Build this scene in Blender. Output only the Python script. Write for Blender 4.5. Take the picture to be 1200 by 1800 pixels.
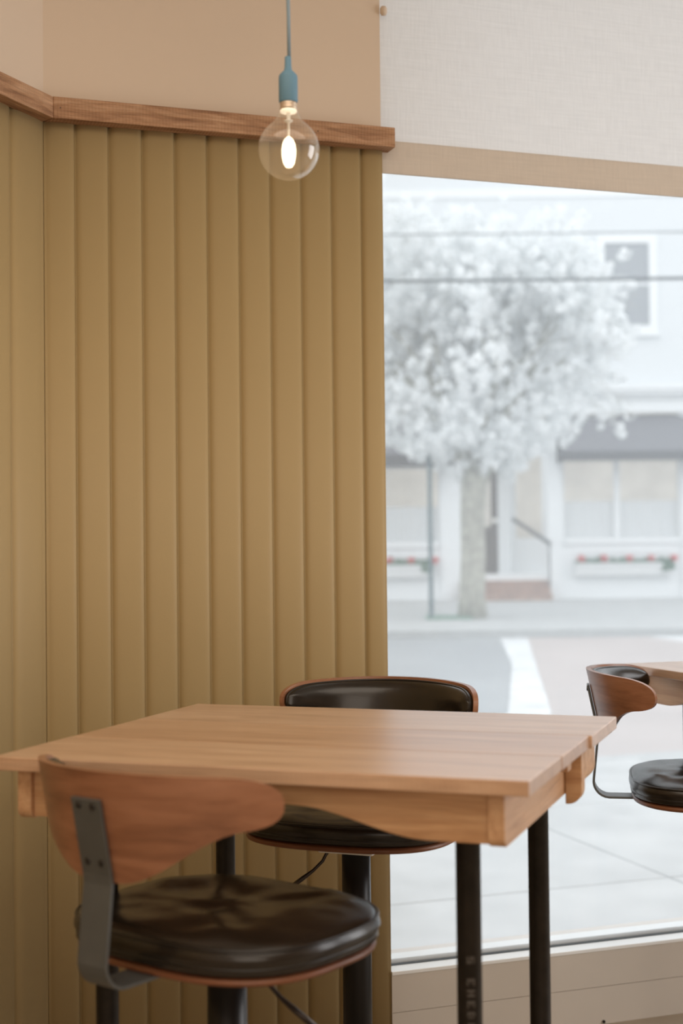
import bpy, bmesh, math, random
from math import sin, cos, pi, radians, sqrt
from mathutils import Vector, Matrix, noise

sc = bpy.context.scene
COL = sc.collection
for o in list(bpy.data.objects):
    bpy.data.objects.remove(o)

# ------------------------------------------------------------------ camera
EYE = 1.2
cam_d = bpy.data.cameras.new('camera')
cam = bpy.data.objects.new('camera', cam_d)
COL.objects.link(cam)
sc.camera = cam
cam_d.sensor_fit = 'VERTICAL'
cam_d.sensor_height = 36.0
cam_d.sensor_width = 24.0
cam_d.lens = 50.0
cam_d.clip_end = 300
PITCH = math.atan(52 / 2500)
ROLL = 0.0105
fwd = Vector((0, cos(PITCH), sin(PITCH)))
rgt0 = Vector((1, 0, 0))
up0 = rgt0.cross(fwd)
rgt = rgt0 * cos(ROLL) - up0 * sin(ROLL)
up = rgt0 * sin(ROLL) + up0 * cos(ROLL)
m = Matrix((rgt, up, -fwd)).transposed().to_4x4()
m.translation = Vector((0, 0, EYE))
cam.matrix_world = m
cam_d.dof.use_dof = True
cam_d.dof.focus_distance = 2.85
cam_d.dof.aperture_fstop = 3.2

# ------------------------------------------------------------------ world, lights, exposure
sc.view_settings.view_transform = 'Standard'
sc.view_settings.look = 'None'
sc.view_settings.exposure = 0.0
sc.view_settings.gamma = 1.0
sc.view_settings.use_curve_mapping = False
sc.cycles.use_denoising = True
sc.cycles.max_bounces = 12
sc.cycles.diffuse_bounces = 8
sc.cycles.transparent_max_bounces = 24
sc.cycles.sample_clamp_indirect = 6.0
sc.cycles.caustics_reflective = False
sc.cycles.caustics_refractive = False
w = bpy.data.worlds.new('overcast_sky')
sc.world = w
w.use_nodes = True
bg = w.node_tree.nodes['Background']
bg.inputs[0].default_value = (0.95, 0.98, 1.0, 1)
bg.inputs[1].default_value = 1.82

def area(name, loc, look, sx, sy, power, col):
    d = bpy.data.lights.new(name, 'AREA')
    d.shape = 'RECTANGLE'
    d.size, d.size_y = sx, sy
    d.energy = power
    d.color = col
    o = bpy.data.objects.new(name, d)
    COL.objects.link(o)
    o.location = loc
    o.rotation_euler = Vector(look).to_track_quat('-Z', 'Y').to_euler()
    return o
# added fill lights, no fixtures: warm overhead and rear, cool for daylight from right
area('ceiling_fill', (0.2, 0.3, 2.93), (0, 0, -1), 3.4, 2.6, 64, (1.0, 0.88, 0.74))
area('rear_fill', (0.0, -2.6, 1.9), (-0.05, 1, -0.08), 3.0, 1.6, 36, (1.0, 0.88, 0.75))
area('side_daylight_fill', (3.9, 2.75, 1.5), (-1, -0.12, -0.05), 1.9, 2.2, 66, (0.95, 0.97, 1.0))

# ------------------------------------------------------------------ materials
def newmat(name):
    mt = bpy.data.materials.new(name)
    mt.use_nodes = True
    nt = mt.node_tree
    b = nt.nodes['Principled BSDF']
    return mt, nt, b

def plain(name, col, rough=0.5, metal=0.0, var=0.0, vscale=8.0, bump=0.0, bscale=60.0, spec=0.5, coat=0.0):
    mt, nt, b = newmat(name)
    b.inputs['Base Color'].default_value = (*col, 1)
    b.inputs['Roughness'].default_value = rough
    b.inputs['Metallic'].default_value = metal
    b.inputs['Specular IOR Level'].default_value = spec
    b.inputs['Coat Weight'].default_value = coat
    tc = nt.nodes.new('ShaderNodeTexCoord')
    if var > 0:
        n = nt.nodes.new('ShaderNodeTexNoise')
        n.inputs['Scale'].default_value = vscale
        n.inputs['Detail'].default_value = 5
        nt.links.new(tc.outputs['Object'], n.inputs['Vector'])
        r = nt.nodes.new('ShaderNodeValToRGB')
        r.color_ramp.elements[0].position = 0.3
        r.color_ramp.elements[1].position = 0.7
        r.color_ramp.elements[0].color = (*[c * (1 - var) for c in col], 1)
        r.color_ramp.elements[1].color = (*[min(1, c * (1 + var)) for c in col], 1)
        nt.links.new(n.outputs['Fac'], r.inputs['Fac'])
        nt.links.new(r.outputs['Color'], b.inputs['Base Color'])
    if bump > 0:
        n2 = nt.nodes.new('ShaderNodeTexNoise')
        n2.inputs['Scale'].default_value = bscale
        n2.inputs['Detail'].default_value = 4
        nt.links.new(tc.outputs['Object'], n2.inputs['Vector'])
        bp = nt.nodes.new('ShaderNodeBump')
        bp.inputs['Strength'].default_value = bump
        bp.inputs['Distance'].default_value = 0.002
        nt.links.new(n2.outputs['Fac'], bp.inputs['Height'])
        nt.links.new(bp.outputs['Normal'], b.inputs['Normal'])
    return mt

def wood(name, dark, mid, light, stretch=(1.2, 16, 16), rough=0.42, offset=(0, 0, 0), bump=0.15, saw=0.0, rot=(0, 0, 0), blotch=0.35):
    """grain runs along the first axis (small number in stretch)"""
    mt, nt, b = newmat(name)
    L = nt.links.new
    tc = nt.nodes.new('ShaderNodeTexCoord')
    mp = nt.nodes.new('ShaderNodeMapping')
    mp.inputs['Scale'].default_value = stretch
    mp.inputs['Location'].default_value = offset
    mp.inputs['Rotation'].default_value = rot
    L(tc.outputs['Object'], mp.inputs['Vector'])
    n = nt.nodes.new('ShaderNodeTexNoise')
    n.inputs['Scale'].default_value = 2.2
    n.inputs['Detail'].default_value = 8
    n.inputs['Roughness'].default_value = 0.62
    n.inputs['Distortion'].default_value = 0.6
    L(mp.outputs['Vector'], n.inputs['Vector'])
    r = nt.nodes.new('ShaderNodeValToRGB')
    e = r.color_ramp.elements
    e[0].position, e[0].color = 0.30, (*dark, 1)
    e[1].position, e[1].color = 0.72, (*light, 1)
    k = e.new(0.5); k.color = (*mid, 1)
    L(n.outputs['Fac'], r.inputs['Fac'])
    # fine fibres
    mp2 = nt.nodes.new('ShaderNodeMapping')
    mp2.inputs['Scale'].default_value = [s * 7 if s > 4 else s * 3 for s in stretch]
    mp2.inputs['Rotation'].default_value = rot
    L(tc.outputs['Object'], mp2.inputs['Vector'])
    n2 = nt.nodes.new('ShaderNodeTexNoise')
    n2.inputs['Scale'].default_value = 3.0
    n2.inputs['Detail'].default_value = 3
    L(mp2.outputs['Vector'], n2.inputs['Vector'])
    mx = nt.nodes.new('ShaderNodeMix'); mx.data_type = 'RGBA'; mx.blend_type = 'MULTIPLY'
    mx.inputs[0].default_value = blotch
    L(r.outputs['Color'], mx.inputs[6])
    L(n2.outputs['Fac'], mx.inputs[7])
    gm = nt.nodes.new('ShaderNodeBrightContrast')
    gm.inputs['Bright'].default_value = 0.0
    L(mx.outputs[2], gm.inputs['Color'])
    L(gm.outputs['Color'], b.inputs['Base Color'])
    b.inputs['Roughness'].default_value = rough
    h = n2.outputs['Fac']
    if saw > 0:
        wv = nt.nodes.new('ShaderNodeTexWave')
        wv.wave_type = 'BANDS'; wv.bands_direction = 'X'
        wv.inputs['Scale'].default_value = 42
        wv.inputs['Distortion'].default_value = 2.0
        wv.inputs['Detail'].default_value = 2
        L(tc.outputs['Object'], wv.inputs['Vector'])
        ad = nt.nodes.new('ShaderNodeMath'); ad.operation = 'MULTIPLY_ADD'
        ad.inputs[1].default_value = saw
        L(wv.outputs['Fac'], ad.inputs[0]); L(n2.outputs['Fac'], ad.inputs[2])
        h = ad.outputs[0]
    bp = nt.nodes.new('ShaderNodeBump')
    bp.inputs['Strength'].default_value = bump
    bp.inputs['Distance'].default_value = 0.001
    L(h, bp.inputs['Height'])
    L(bp.outputs['Normal'], b.inputs['Normal'])
    return mt

M = {}
M['plaster'] = plain('beige_plaster', (0.63, 0.52, 0.41), 0.75, var=0.02, vscale=2, bump=0.05)
M['ceiling'] = plain('ceiling_paint', (0.72, 0.66, 0.57), 0.8)
M['floor'] = plain('floor_finish', (0.33, 0.27, 0.2), 0.5, var=0.12, vscale=6)
M['vinyl'] = plain('mustard_vinyl', (0.41, 0.302, 0.148), 0.55, var=0.02, vscale=3, bump=0.08, bscale=220, spec=0.35)
M['kneewall'] = plain('greige_paint', (0.60, 0.55, 0.49), 0.5, var=0.03, vscale=5)
M['sillwhite'] = plain('white_sill_paint', (0.88, 0.9, 0.9), 0.25, coat=0.6)
M['gasket'] = plain('black_gasket', (0.02, 0.03, 0.035), 0.4)
M['alu'] = plain('pale_aluminium', (0.8, 0.83, 0.84), 0.4, metal=0.0)
M['trimwood'] = wood('reclaimed_board', (0.28, 0.13, 0.06), (0.52, 0.285, 0.15), (0.72, 0.45, 0.27),
                     stretch=(3.0, 26, 26), rough=0.75, bump=0.6, saw=0.6, blotch=0.6)
pale = dict(dark=(0.46, 0.27, 0.165), mid=(0.60, 0.375, 0.235), light=(0.72, 0.485, 0.325))
M['topA'] = wood('maple_plank', pale['dark'], pale['mid'], pale['light'], stretch=(1.4, 13, 13), rough=0.36, saw=0.6, bump=0.2)
M['topB'] = wood('maple_plank_warm', (0.43, 0.235, 0.135), (0.57, 0.34, 0.205), (0.68, 0.44, 0.285), stretch=(1.1, 11, 11), rough=0.35, offset=(3.1, 0.7, 0), saw=0.6, bump=0.2)
M['topC'] = wood('maple_plank_pale', (0.48, 0.29, 0.18), (0.62, 0.395, 0.255), (0.73, 0.50, 0.345), stretch=(1.6, 15, 15), rough=0.36, offset=(7.7, 2.2, 0), saw=0.6, bump=0.2)
for k_ in ('topA', 'topB', 'topC'):
    b_ = M[k_].node_tree.nodes['Principled BSDF']
    b_.inputs['Coat Weight'].default_value = 0.6; b_.inputs['Coat Roughness'].default_value = 0.3
M['apron'] = wood('apron_timber', (0.50, 0.26, 0.12), (0.68, 0.40, 0.21), (0.80, 0.52, 0.30), stretch=(1.6, 22, 22), rough=0.45)
M['apron_end'] = wood('cross_timber', (0.50, 0.27, 0.13), (0.68, 0.40, 0.22), (0.78, 0.50, 0.29), stretch=(22, 1.6, 22), rough=0.45)
M['pipe'] = plain('black_steel_pipe', (0.022, 0.018, 0.015), 0.38, metal=0.6, var=0.3, vscale=40, bump=0.15, bscale=150)
M['stencil'] = plain('worn_stencil_paint', (0.06, 0.052, 0.046), 0.6)
M['shell'] = wood('walnut_ply', (0.20, 0.082, 0.042), (0.33, 0.145, 0.076), (0.44, 0.21, 0.12), stretch=(2.2, 2.2, 13), rough=0.30, bump=0.05, blotch=0.3)
M['seatply'] = wood('walnut_seat_ply', (0.12, 0.04, 0.018), (0.22, 0.08, 0.035), (0.30, 0.125, 0.06), stretch=(3, 3, 60), rough=0.4)
M['leather'] = plain('dark_brown_leather', (0.013, 0.009, 0.006), 0.27, var=0.25, vscale=10, bump=0.35, bscale=26, spec=0.55)
M['piping'] = plain('dark_piping', (0.012, 0.009, 0.007), 0.3)
M['bracket'] = plain('gunmetal_steel', (0.105, 0.11, 0.11), 0.42, metal=0.35, var=0.1, vscale=20)
M['bolt'] = plain('dark_bolt', (0.045, 0.04, 0.038), 0.4, metal=0.8)
M['blackmetal'] = plain('black_powder_coat', (0.016, 0.014, 0.013), 0.35, metal=0.4)
M['chromedark'] = plain('dark_lever_steel', (0.05, 0.04, 0.035), 0.3, metal=0.8)
M['silicone'] = plain('blue_silicone', (0.115, 0.235, 0.325), 0.6)
M['cord'] = plain('blue_grey_cord', (0.21, 0.28, 0.33), 0.75, bump=0.3, bscale=400)
M['capmetal'] = plain('brushed_cap_metal', (0.62, 0.50, 0.38), 0.35, metal=0.7)
M['ceramic'] = plain('white_ceramic', (0.9, 0.88, 0.84), 0.4)

def emis(name, col, s):
    mt, nt, b = newmat(name)
    b.inputs['Base Color'].default_value = (*col, 1)
    b.inputs['Emission Color'].default_value = (*col, 1)
    b.inputs['Emission Strength'].default_value = s
    return mt
M['glow'] = emis('glowing_filament', (1.0, 0.88, 0.66), 2.6)
M['softglow'] = emis('lit_bulb_collar', (1.0, 0.9, 0.72), 0.8)

def thin_glass(name, tint=(1, 1, 1), dust_haze=0.0, ior=1.45, haze_col=(0.9, 0.95, 1.0), rimmix=1.0, facing=False):
    mt = bpy.data.materials.new(name); mt.use_nodes = True
    nt = mt.node_tree; nt.nodes.clear(); L = nt.links.new
    out = nt.nodes.new('ShaderNodeOutputMaterial')
    tr = nt.nodes.new('ShaderNodeBsdfTransparent'); tr.inputs[0].default_value = (*tint, 1)
    gl = nt.nodes.new('ShaderNodeBsdfGlossy'); gl.inputs['Roughness'].default_value = 0.02
    if facing:
        fr = nt.nodes.new('ShaderNodeLayerWeight'); fr.inputs['Blend'].default_value = 0.24
        fo_ = fr.outputs['Facing']
    else:
        fr = nt.nodes.new('ShaderNodeFresnel'); fr.inputs[0].default_value = ior; fo_ = fr.outputs[0]
    mu = nt.nodes.new('ShaderNodeMath'); mu.operation = 'MULTIPLY'; mu.inputs[1].default_value = rimmix
    geo = nt.nodes.new('ShaderNodeNewGeometry')
    fr2 = nt.nodes.new('ShaderNodeMath'); fr2.operation = 'SUBTRACT'; fr2.inputs[0].default_value = 1.0
    L(geo.outputs['Backfacing'], fr2.inputs[1])
    fr3 = nt.nodes.new('ShaderNodeMath'); fr3.operation = 'MULTIPLY'
    L(fo_, fr3.inputs[0]); L(fr2.outputs[0], fr3.inputs[1])
    L(fr3.outputs[0], mu.inputs[0])
    mx = nt.nodes.new('ShaderNodeMixShader'); L(mu.outputs[0], mx.inputs[0])
    L(tr.outputs[0], mx.inputs[1]); L(gl.outputs[0], mx.inputs[2])
    last = mx
    if dust_haze > 0:
        tl = nt.nodes.new('ShaderNodeBsdfTranslucent'); tl.inputs[0].default_value = (*haze_col, 1)  # translucent share puts a veil of haze into the glass, besides any dust
        m2 = nt.nodes.new('ShaderNodeMixShader'); m2.inputs[0].default_value = dust_haze
        L(last.outputs[0], m2.inputs[1]); L(tl.outputs[0], m2.inputs[2]); last = m2
    L(last.outputs[0], out.inputs[0])
    return mt
M['pane'] = thin_glass('shop_window_glass', dust_haze=0.14)
M['bulbglass'] = thin_glass('bulb_glass', tint=(1.0, 0.975, 0.93), facing=True, rimmix=0.85, dust_haze=0.10, haze_col=(1, 0.9, 0.75))  # haze mixed in so the globe picks up the filament glow

def fabric(name, col, trans, lined=0.0):
    mt = bpy.data.materials.new(name); mt.use_nodes = True
    nt = mt.node_tree; nt.nodes.clear(); L = nt.links.new
    out = nt.nodes.new('ShaderNodeOutputMaterial')
    tc = nt.nodes.new('ShaderNodeTexCoord')
    vals = []
    for s in ((14, 1, 330), (330, 1, 30)):
        mp = nt.nodes.new('ShaderNodeMapping'); mp.inputs['Scale'].default_value = s
        L(tc.outputs['Object'], mp.inputs['Vector'])
        n = nt.nodes.new('ShaderNodeTexNoise'); n.inputs['Scale'].default_value = 0.6; n.inputs['Detail'].default_value = 3
        L(mp.outputs['Vector'], n.inputs['Vector']); vals.append(n)
    ad = nt.nodes.new('ShaderNodeMath'); ad.operation = 'ADD'
    L(vals[0].outputs['Fac'], ad.inputs[0]); L(vals[1].outputs['Fac'], ad.inputs[1])
    r = nt.nodes.new('ShaderNodeValToRGB')
    r.color_ramp.elements[0].position = 0.35; r.color_ramp.elements[1].position = 0.66
    hf = nt.nodes.new('ShaderNodeMath'); hf.operation = 'MULTIPLY'; hf.inputs[1].default_value = 0.5
    L(ad.outputs[0], hf.inputs[0]); L(hf.outputs[0], r.inputs['Fac'])
    r.color_ramp.elements[0].color = (*[c * 0.94 for c in col], 1)
    r.color_ramp.elements[1].color = (*[min(1, c * 1.03) for c in col], 1)
    d = nt.nodes.new('ShaderNodeBsdfDiffuse'); t = nt.nodes.new('ShaderNodeBsdfTranslucent')
    L(r.outputs['Color'], d.inputs[0]); L(r.outputs['Color'], t.inputs[0])
    mx = nt.nodes.new('ShaderNodeMixShader'); mx.inputs[0].default_value = trans
    L(d.outputs[0], mx.inputs[1]); L(t.outputs[0], mx.inputs[2]); L(mx.outputs[0], out.inputs[0])
    return mt
M['linen'] = fabric('linen_blind', (0.78, 0.77, 0.76), 0.45)
M['linenhem'] = fabric('linen_hem', (0.74, 0.67, 0.59), 0.36)

# street
M['concrete'] = plain('pavement_concrete', (0.45, 0.46, 0.46), 0.85, var=0.12, vscale=3.5, bump=0.4, bscale=30)
M['joint'] = plain('pavement_joint', (0.2, 0.21, 0.21), 0.9)
M['curb'] = plain('curb_stone', (0.42, 0.43, 0.43), 0.85, var=0.1)
M['asphalt'] = plain('asphalt', (0.30, 0.315, 0.325), 0.9, var=0.08, vscale=0.8)
M['pinkroad'] = plain('tinted_paving', (0.42, 0.375, 0.36), 0.9, var=0.07, vscale=0.8)
M['roadwhite'] = plain('road_paint', (0.62, 0.64, 0.65), 0.8, var=0.2, vscale=3)
M['grass'] = plain('grass', (0.26, 0.40, 0.33), 0.9, var=0.2)
M['siding'] = plain('white_siding', (0.69, 0.715, 0.73), 0.7)
M['whitetrim'] = plain('white_trim_paint', (0.77, 0.79, 0.80), 0.55)
M['awning'] = plain('grey_awning_canvas', (0.15, 0.15, 0.165), 0.8)
M['awningdark'] = plain('dark_awning_canvas', (0.07, 0.07, 0.075), 0.8)
M['darkpane'] = plain('dark_window_glass', (0.26, 0.28, 0.30), 0.15, spec=0.6)
M['shopinside'] = plain('glowing_shop_interior', (0.42, 0.40, 0.36), 0.8, var=0.3, vscale=1.7)
_b = M['shopinside'].node_tree.nodes['Principled BSDF']
_b.inputs['Emission Color'].default_value = (1.0, 0.96, 0.88, 1); _b.inputs['Emission Strength'].default_value = 0.32  # wall given its own glow in place of lamps inside the shop
M['shopglass'] = thin_glass('shopfront_glass', dust_haze=0.03)
M['curtain'] = fabric('cafe_curtain', (0.92, 0.95, 0.98), 0.4)
M['darkdoor'] = plain('dark_brown_door', (0.085, 0.065, 0.05), 0.5)
M['brick'] = plain('worn_brick', (0.36, 0.24, 0.19), 0.9, var=0.2, vscale=5)
M['box'] = plain('white_box_wood', (0.72, 0.73, 0.73), 0.6)
M['leaf'] = plain('box_leaves', (0.05, 0.13, 0.07), 0.7)
M['redflower'] = plain('red_petals', (0.55, 0.06, 0.05), 0.6)
M['pole'] = plain('green_grey_pole', (0.07, 0.12, 0.135), 0.5)
M['bark'] = plain('grey_bark', (0.34, 0.335, 0.29), 0.9, var=0.3, vscale=9, bump=0.5, bscale=20)
M['petal'] = fabric('white_blossom', (0.93, 0.945, 0.95), 0.5)
M['cable'] = plain('black_cable', (0.05, 0.06, 0.065), 0.6)
M['knob'] = plain('brass_handle', (0.6, 0.5, 0.3), 0.3, metal=0.8)

# ------------------------------------------------------------------ helpers
def link(name, me, mats, parent=None, smooth=False):
    o = bpy.data.objects.new(name, me)
    COL.objects.link(o)
    for mt in (mats if isinstance(mats, (list, tuple)) else [mats]):
        me.materials.append(mt)
    if smooth:
        for p in me.polygons:
            p.use_smooth = True
    if parent is not None:
        o.parent = parent
    return o

def obj(name, bm, mats, parent=None, smooth=False, bevel=0.0, bseg=2):
    bmesh.ops.recalc_face_normals(bm, faces=bm.faces)
    me = bpy.data.meshes.new(name)
    bm.to_mesh(me); bm.free()
    o = link(name, me, mats, parent, smooth)
    if bevel > 0:
        md = o.modifiers.new('edge_softening', 'BEVEL')
        md.width = bevel; md.segments = bseg; md.limit_method = 'ANGLE'; md.angle_limit = radians(35)
    return o

def thing(name, label, cat, loc=(0, 0, 0), rz=0.0, group=None):
    o = bpy.data.objects.new(name, None)
    COL.objects.link(o)
    o.empty_display_size = 0.1
    o.location = loc; o.rotation_euler = (0, 0, rz)
    tag(o, label, cat, group)
    return o

def tag(o, label, cat, group=None, kind=None):
    o['label'] = label; o['category'] = cat
    if group: o['group'] = group
    if kind: o['kind'] = kind
    return o

def struct(o, label=None, cat=None):
    o['kind'] = 'structure'
    if label: o['label'] = label
    if cat: o['category'] = cat
    return o

def box(bm, x0, x1, y0, y1, z0, z1, mi=0):
    v = [bm.verts.new(p) for p in ((x0, y0, z0), (x1, y0, z0), (x1, y1, z0), (x0, y1, z0),
                                   (x0, y0, z1), (x1, y0, z1), (x1, y1, z1), (x0, y1, z1))]
    for f in ((0, 3, 2, 1), (4, 5, 6, 7), (0, 1, 5, 4), (1, 2, 6, 5), (2, 3, 7, 6), (3, 0, 4, 7)):
        bm.faces.new([v[i] for i in f]).material_index = mi
    return bm

def boxes(*bs):
    bm = bmesh.new()
    for b in bs: box(bm, *b)
    return bm

def prism(bm, pts, vec, mi=0):
    """closed polygon of 3D points swept along vec"""
    a = [bm.verts.new(p) for p in pts]
    b = [bm.verts.new(Vector(p) + Vector(vec)) for p in pts]
    n = len(pts)
    fs = [bm.faces.new(a), bm.faces.new(b[::-1])]
    for i in range(n):
        fs.append(bm.faces.new((a[i], b[i], b[(i + 1) % n], a[(i + 1) % n])))
    for f in fs: f.material_index = mi
    return bm

def lathe(bm, prof, cx=0, cy=0, seg=32, caps=True):
    rings = []
    for r, z in prof:
        rings.append([bm.verts.new((cx + r * cos(2 * pi * i / seg), cy + r * sin(2 * pi * i / seg), z)) for i in range(seg)])
    for a, b in zip(rings, rings[1:]):
        for i in range(seg):
            bm.faces.new((a[i], a[(i + 1) % seg], b[(i + 1) % seg], b[i]))
    if caps:
        for rg, (r, z) in ((rings[0], prof[0]), (rings[-1], prof[-1])):
            if r > 1e-5: bm.faces.new(rg)
    bmesh.ops.remove_doubles(bm, verts=bm.verts, dist=1e-6)
    return bm

def tube(bm, pts, rad, seg=10, caps=True):
    pts = [Vector(p) for p in pts]
    n = len(pts)
    rads = rad if isinstance(rad, (list, tuple)) else [rad] * n
    ref = None; rings = []
    for i, p in enumerate(pts):
        t = (pts[min(i + 1, n - 1)] - pts[max(i - 1, 0)]).normalized()
        if ref is None:
            ref = Vector((0, 0, 1)) if abs(t.z) < 0.9 else Vector((1, 0, 0))
        ref = (ref - t * ref.dot(t)).normalized()
        bn = t.cross(ref)
        rings.append([bm.verts.new(p + (ref * cos(2 * pi * k / seg) + bn * sin(2 * pi * k / seg)) * rads[i]) for k in range(seg)])
    for a, b in zip(rings, rings[1:]):
        for k in range(seg):
            bm.faces.new((a[k], a[(k + 1) % seg], b[(k + 1) % seg], b[k]))
    if caps:
        bm.faces.new(rings[0]); bm.faces.new(rings[-1])
    return bm

def place(o, loc, rz):
    o.location = loc; o.rotation_euler = (0, 0, rz)
    return o

def copy_tree(o, parent=None):
    c = o.copy(); COL.objects.link(c)
    if parent is not None: c.parent = parent
    for ch in list(o.children):
        copy_tree(ch, c)
    return c

# ------------------------------------------------------------------ the room
CORNER = (-0.642, 3.10, 0)
WALL_A = radians(19.2)       # direction of the back wall and the window
SIDE_A = radians(66.3)       # direction of the left wall
END = 0.793                  # where the padded wall stops and the window begins

def in_wall(o):
    return place(o, CORNER, WALL_A)
def in_side(o):
    return place(o, CORNER, SIDE_A)

struct(obj('floor', boxes((-4.5, 6.5, -3.6, 3.0, -0.1, 0.0)), M['floor']))
fl = bmesh.new()
prism(fl, [(-0.4, -1.5, -0.1), (6.0, -1.5, -0.1), (6.0, 0.02, -0.1), (-0.4, 0.02, -0.1)], (0, 0, 0.0999))
fo = obj('floor', fl, M['floor']); in_wall(fo); struct(fo)
ce = bmesh.new()
ux, uy = cos(WALL_A), sin(WALL_A)
def wp(x, y): return (CORNER[0] + x * ux - y * uy, CORNER[1] + x * uy + y * ux)
prism(ce, [(-4.5, -3.6, 3.0), (6.5, -3.6, 3.0), (*wp(6.4, 0.2), 3.0), (*wp(0, 0.3), 3.0), (-4.5, 3.0, 3.0)], (0, 0, 0.1))
struct(obj('ceiling', ce, M['ceiling']))
struct(in_wall(obj('wall_back', boxes((-0.15, END - 0.002, 0.028, 0.32, -0.1, 3.0)), M['plaster'])))
struct(in_wall(obj('wall_back', boxes((-0.03, END - 0.003, 0.004, 0.028, 2.15, 3.0)), M['plaster'])))
struct(in_side(obj('wall_left', boxes((-5.6, 0.0, 0.028, 0.3, -0.1, 3.0)), M['plaster'])))
struct(in_side(obj('wall_left', boxes((-5.6, 0.03, 0.004, 0.028, 2.15, 3.0)), M['plaster'])))
struct(obj('wall_rear', boxes((-4.5, 6.5, -3.6, -3.4, -0.1, 3.0)), M['plaster']))
struct(obj('wall_right', boxes((4.35, 4.6, -3.5, 5.2, -0.1, 3.0)), M['plaster']))

# padded, vertically channelled wall covering
def channels(edges, z0, z1, back, flip=False):
    bm = bmesh.new()
    prof = []
    for a, b in zip(edges, edges[1:]):
        n = 18
        for i in range(n + (1 if b == edges[-1] else 0)):
            t = -cos(pi * i / n)
            t = t * 0.55 + (2 * i / n - 1) * 0.45
            prof.append((a + (b - a) * (t + 1) / 2, 0.003 * t * t + 0.010 * abs(t) ** 9))
    prof = [(x, min(y, 0.004)) if abs(x) < 0.03 or x > END - 0.012 else (x, y) for x, y in prof]
    # soft sag of the upholstery is tiny; keep the columns true
    lo = [bm.verts.new((x, y, z0)) for x, y in prof]
    hi = [bm.verts.new((x, y, z1)) for x, y in prof]
    for i in range(len(prof) - 1):
        bm.faces.new((lo[i], lo[i + 1], hi[i + 1], hi[i]))
    x0, x1 = prof[0][0], prof[-1][0]
    bl = [bm.verts.new(p) for p in ((x0, back, z0), (x1, back, z0), (x1, back, z1), (x0, back, z1))]
    bm.faces.new((lo[0], hi[0], bl[3], bl[0])); bm.faces.new((lo[-1], bl[1], bl[2], hi[-1]))
    bm.faces.new((bl[0], bl[3], bl[2], bl[1]))
    bm.faces.new(lo + [bl[1], bl[0]]); bm.faces.new(hi + [bl[2], bl[3]])
    return bm
P = 0.0748
e1 = [-0.002, 0.068] + [0.068 + P * k for k in range(1, 10)] + [END]
o = in_wall(obj('padded_wall_panel', channels(e1, 0.0, 2.135, 0.028), M['vinyl'], smooth=True))
tag(o, 'mustard padded panel of vertical channels on the back wall, ending at the window', 'wall panel')
e2 = [-0.112 * k for k in range(28, -1, -1)]
o = in_side(obj('padded_wall_panel', channels(e2, 0.0, 2.135, 0.028), M['vinyl'], smooth=True))
tag(o, 'mustard padded panel of vertical channels on the angled left wall', 'wall panel')

# weathered board capping the padding
bm = bmesh.new()
prism(bm, [(0.0, 0.006, 2.128), (0.812, 0.006, 2.128), (0.812, -0.034, 2.128), (0.0148, -0.034, 2.128)], (0, 0, 0.047))
# it returns around the end of the wall
box(bm, 0.794, 0.812, 0.006, 0.05, 2.128, 2.175)
struct(in_wall(obj('trim_1', bm, M['trimwood'], bevel=0.0015)))
bm = bmesh.new()
prism(bm, [(0.0, 0.006, 2.127), (-3.4, 0.006, 2.127), (-3.4, -0.034, 2.127), (-0.0152, -0.034, 2.127)], (0, 0, 0.047))
struct(in_side(obj('trim_2', bm, M['trimwood'], bevel=0.0015)))
# nail heads in the trim
bm = bmesh.new()
for x, z in ((0.03, 2.151), (0.62, 2.15)):
    tube(bm, [(x, -0.0335, z), (x, -0.0346, z)], 0.0013, 8)
struct(in_wall(obj('trim_3', bm, M['blackmetal'])))

# knee wall, sill, glass
WX1 = 4.9
bm = boxes((END, WX1, 0.0, 0.2, 0.0, 0.0915), (END, WX1, 0.0, 0.2, 0.093, 0.180))
box(bm, END, WX1, 0.003, 0.2, 0.0915, 0.093)
struct(in_wall(obj('wall_window', bm, M['kneewall'])))
bm = bmesh.new(); tube(bm, [(1.352, 0.001, 0.006), (1.352, -0.003, 0.006)], 0.004, 10)
struct(in_wall(obj('trim_4', bm, M['blackmetal'])))
win = bpy.data.objects.new('window_1', None); COL.objects.link(win); in_wall(win); struct(win)
def wpart(name, bm, mt, **k):
    o = obj(name, bm, mt, win, **k); o['kind'] = 'structure'; return o
wpart('sill', boxes((END, WX1, -0.002, 0.046, 0.180, 0.1885)), M['sillwhite'], bevel=0.001)
wpart('gasket', boxes((END, WX1, 0.046, 0.058, 0.18, 0.190)), M['gasket'])
wpart('outer_sill', boxes((END, WX1, 0.066, 0.11, 0.17, 0.198)), M['alu'])
wpart('glass_pane', boxes((END, WX1, 0.059, 0.064, 0.185, 2.95)), M['pane'])
wpart('head_frame', boxes((END, WX1, 0.04, 0.12, 2.9, 3.0)), M['sillwhite'])
wpart('side_frame', boxes((END - 0.001, END + 0.004, 0.045, 0.10, 0.18, 2.95)), M['sillwhite'])
wpart('window_post', boxes((2.95, 3.05, 0.03, 0.12, 0.18, 3.0)), M['sillwhite'])

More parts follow.
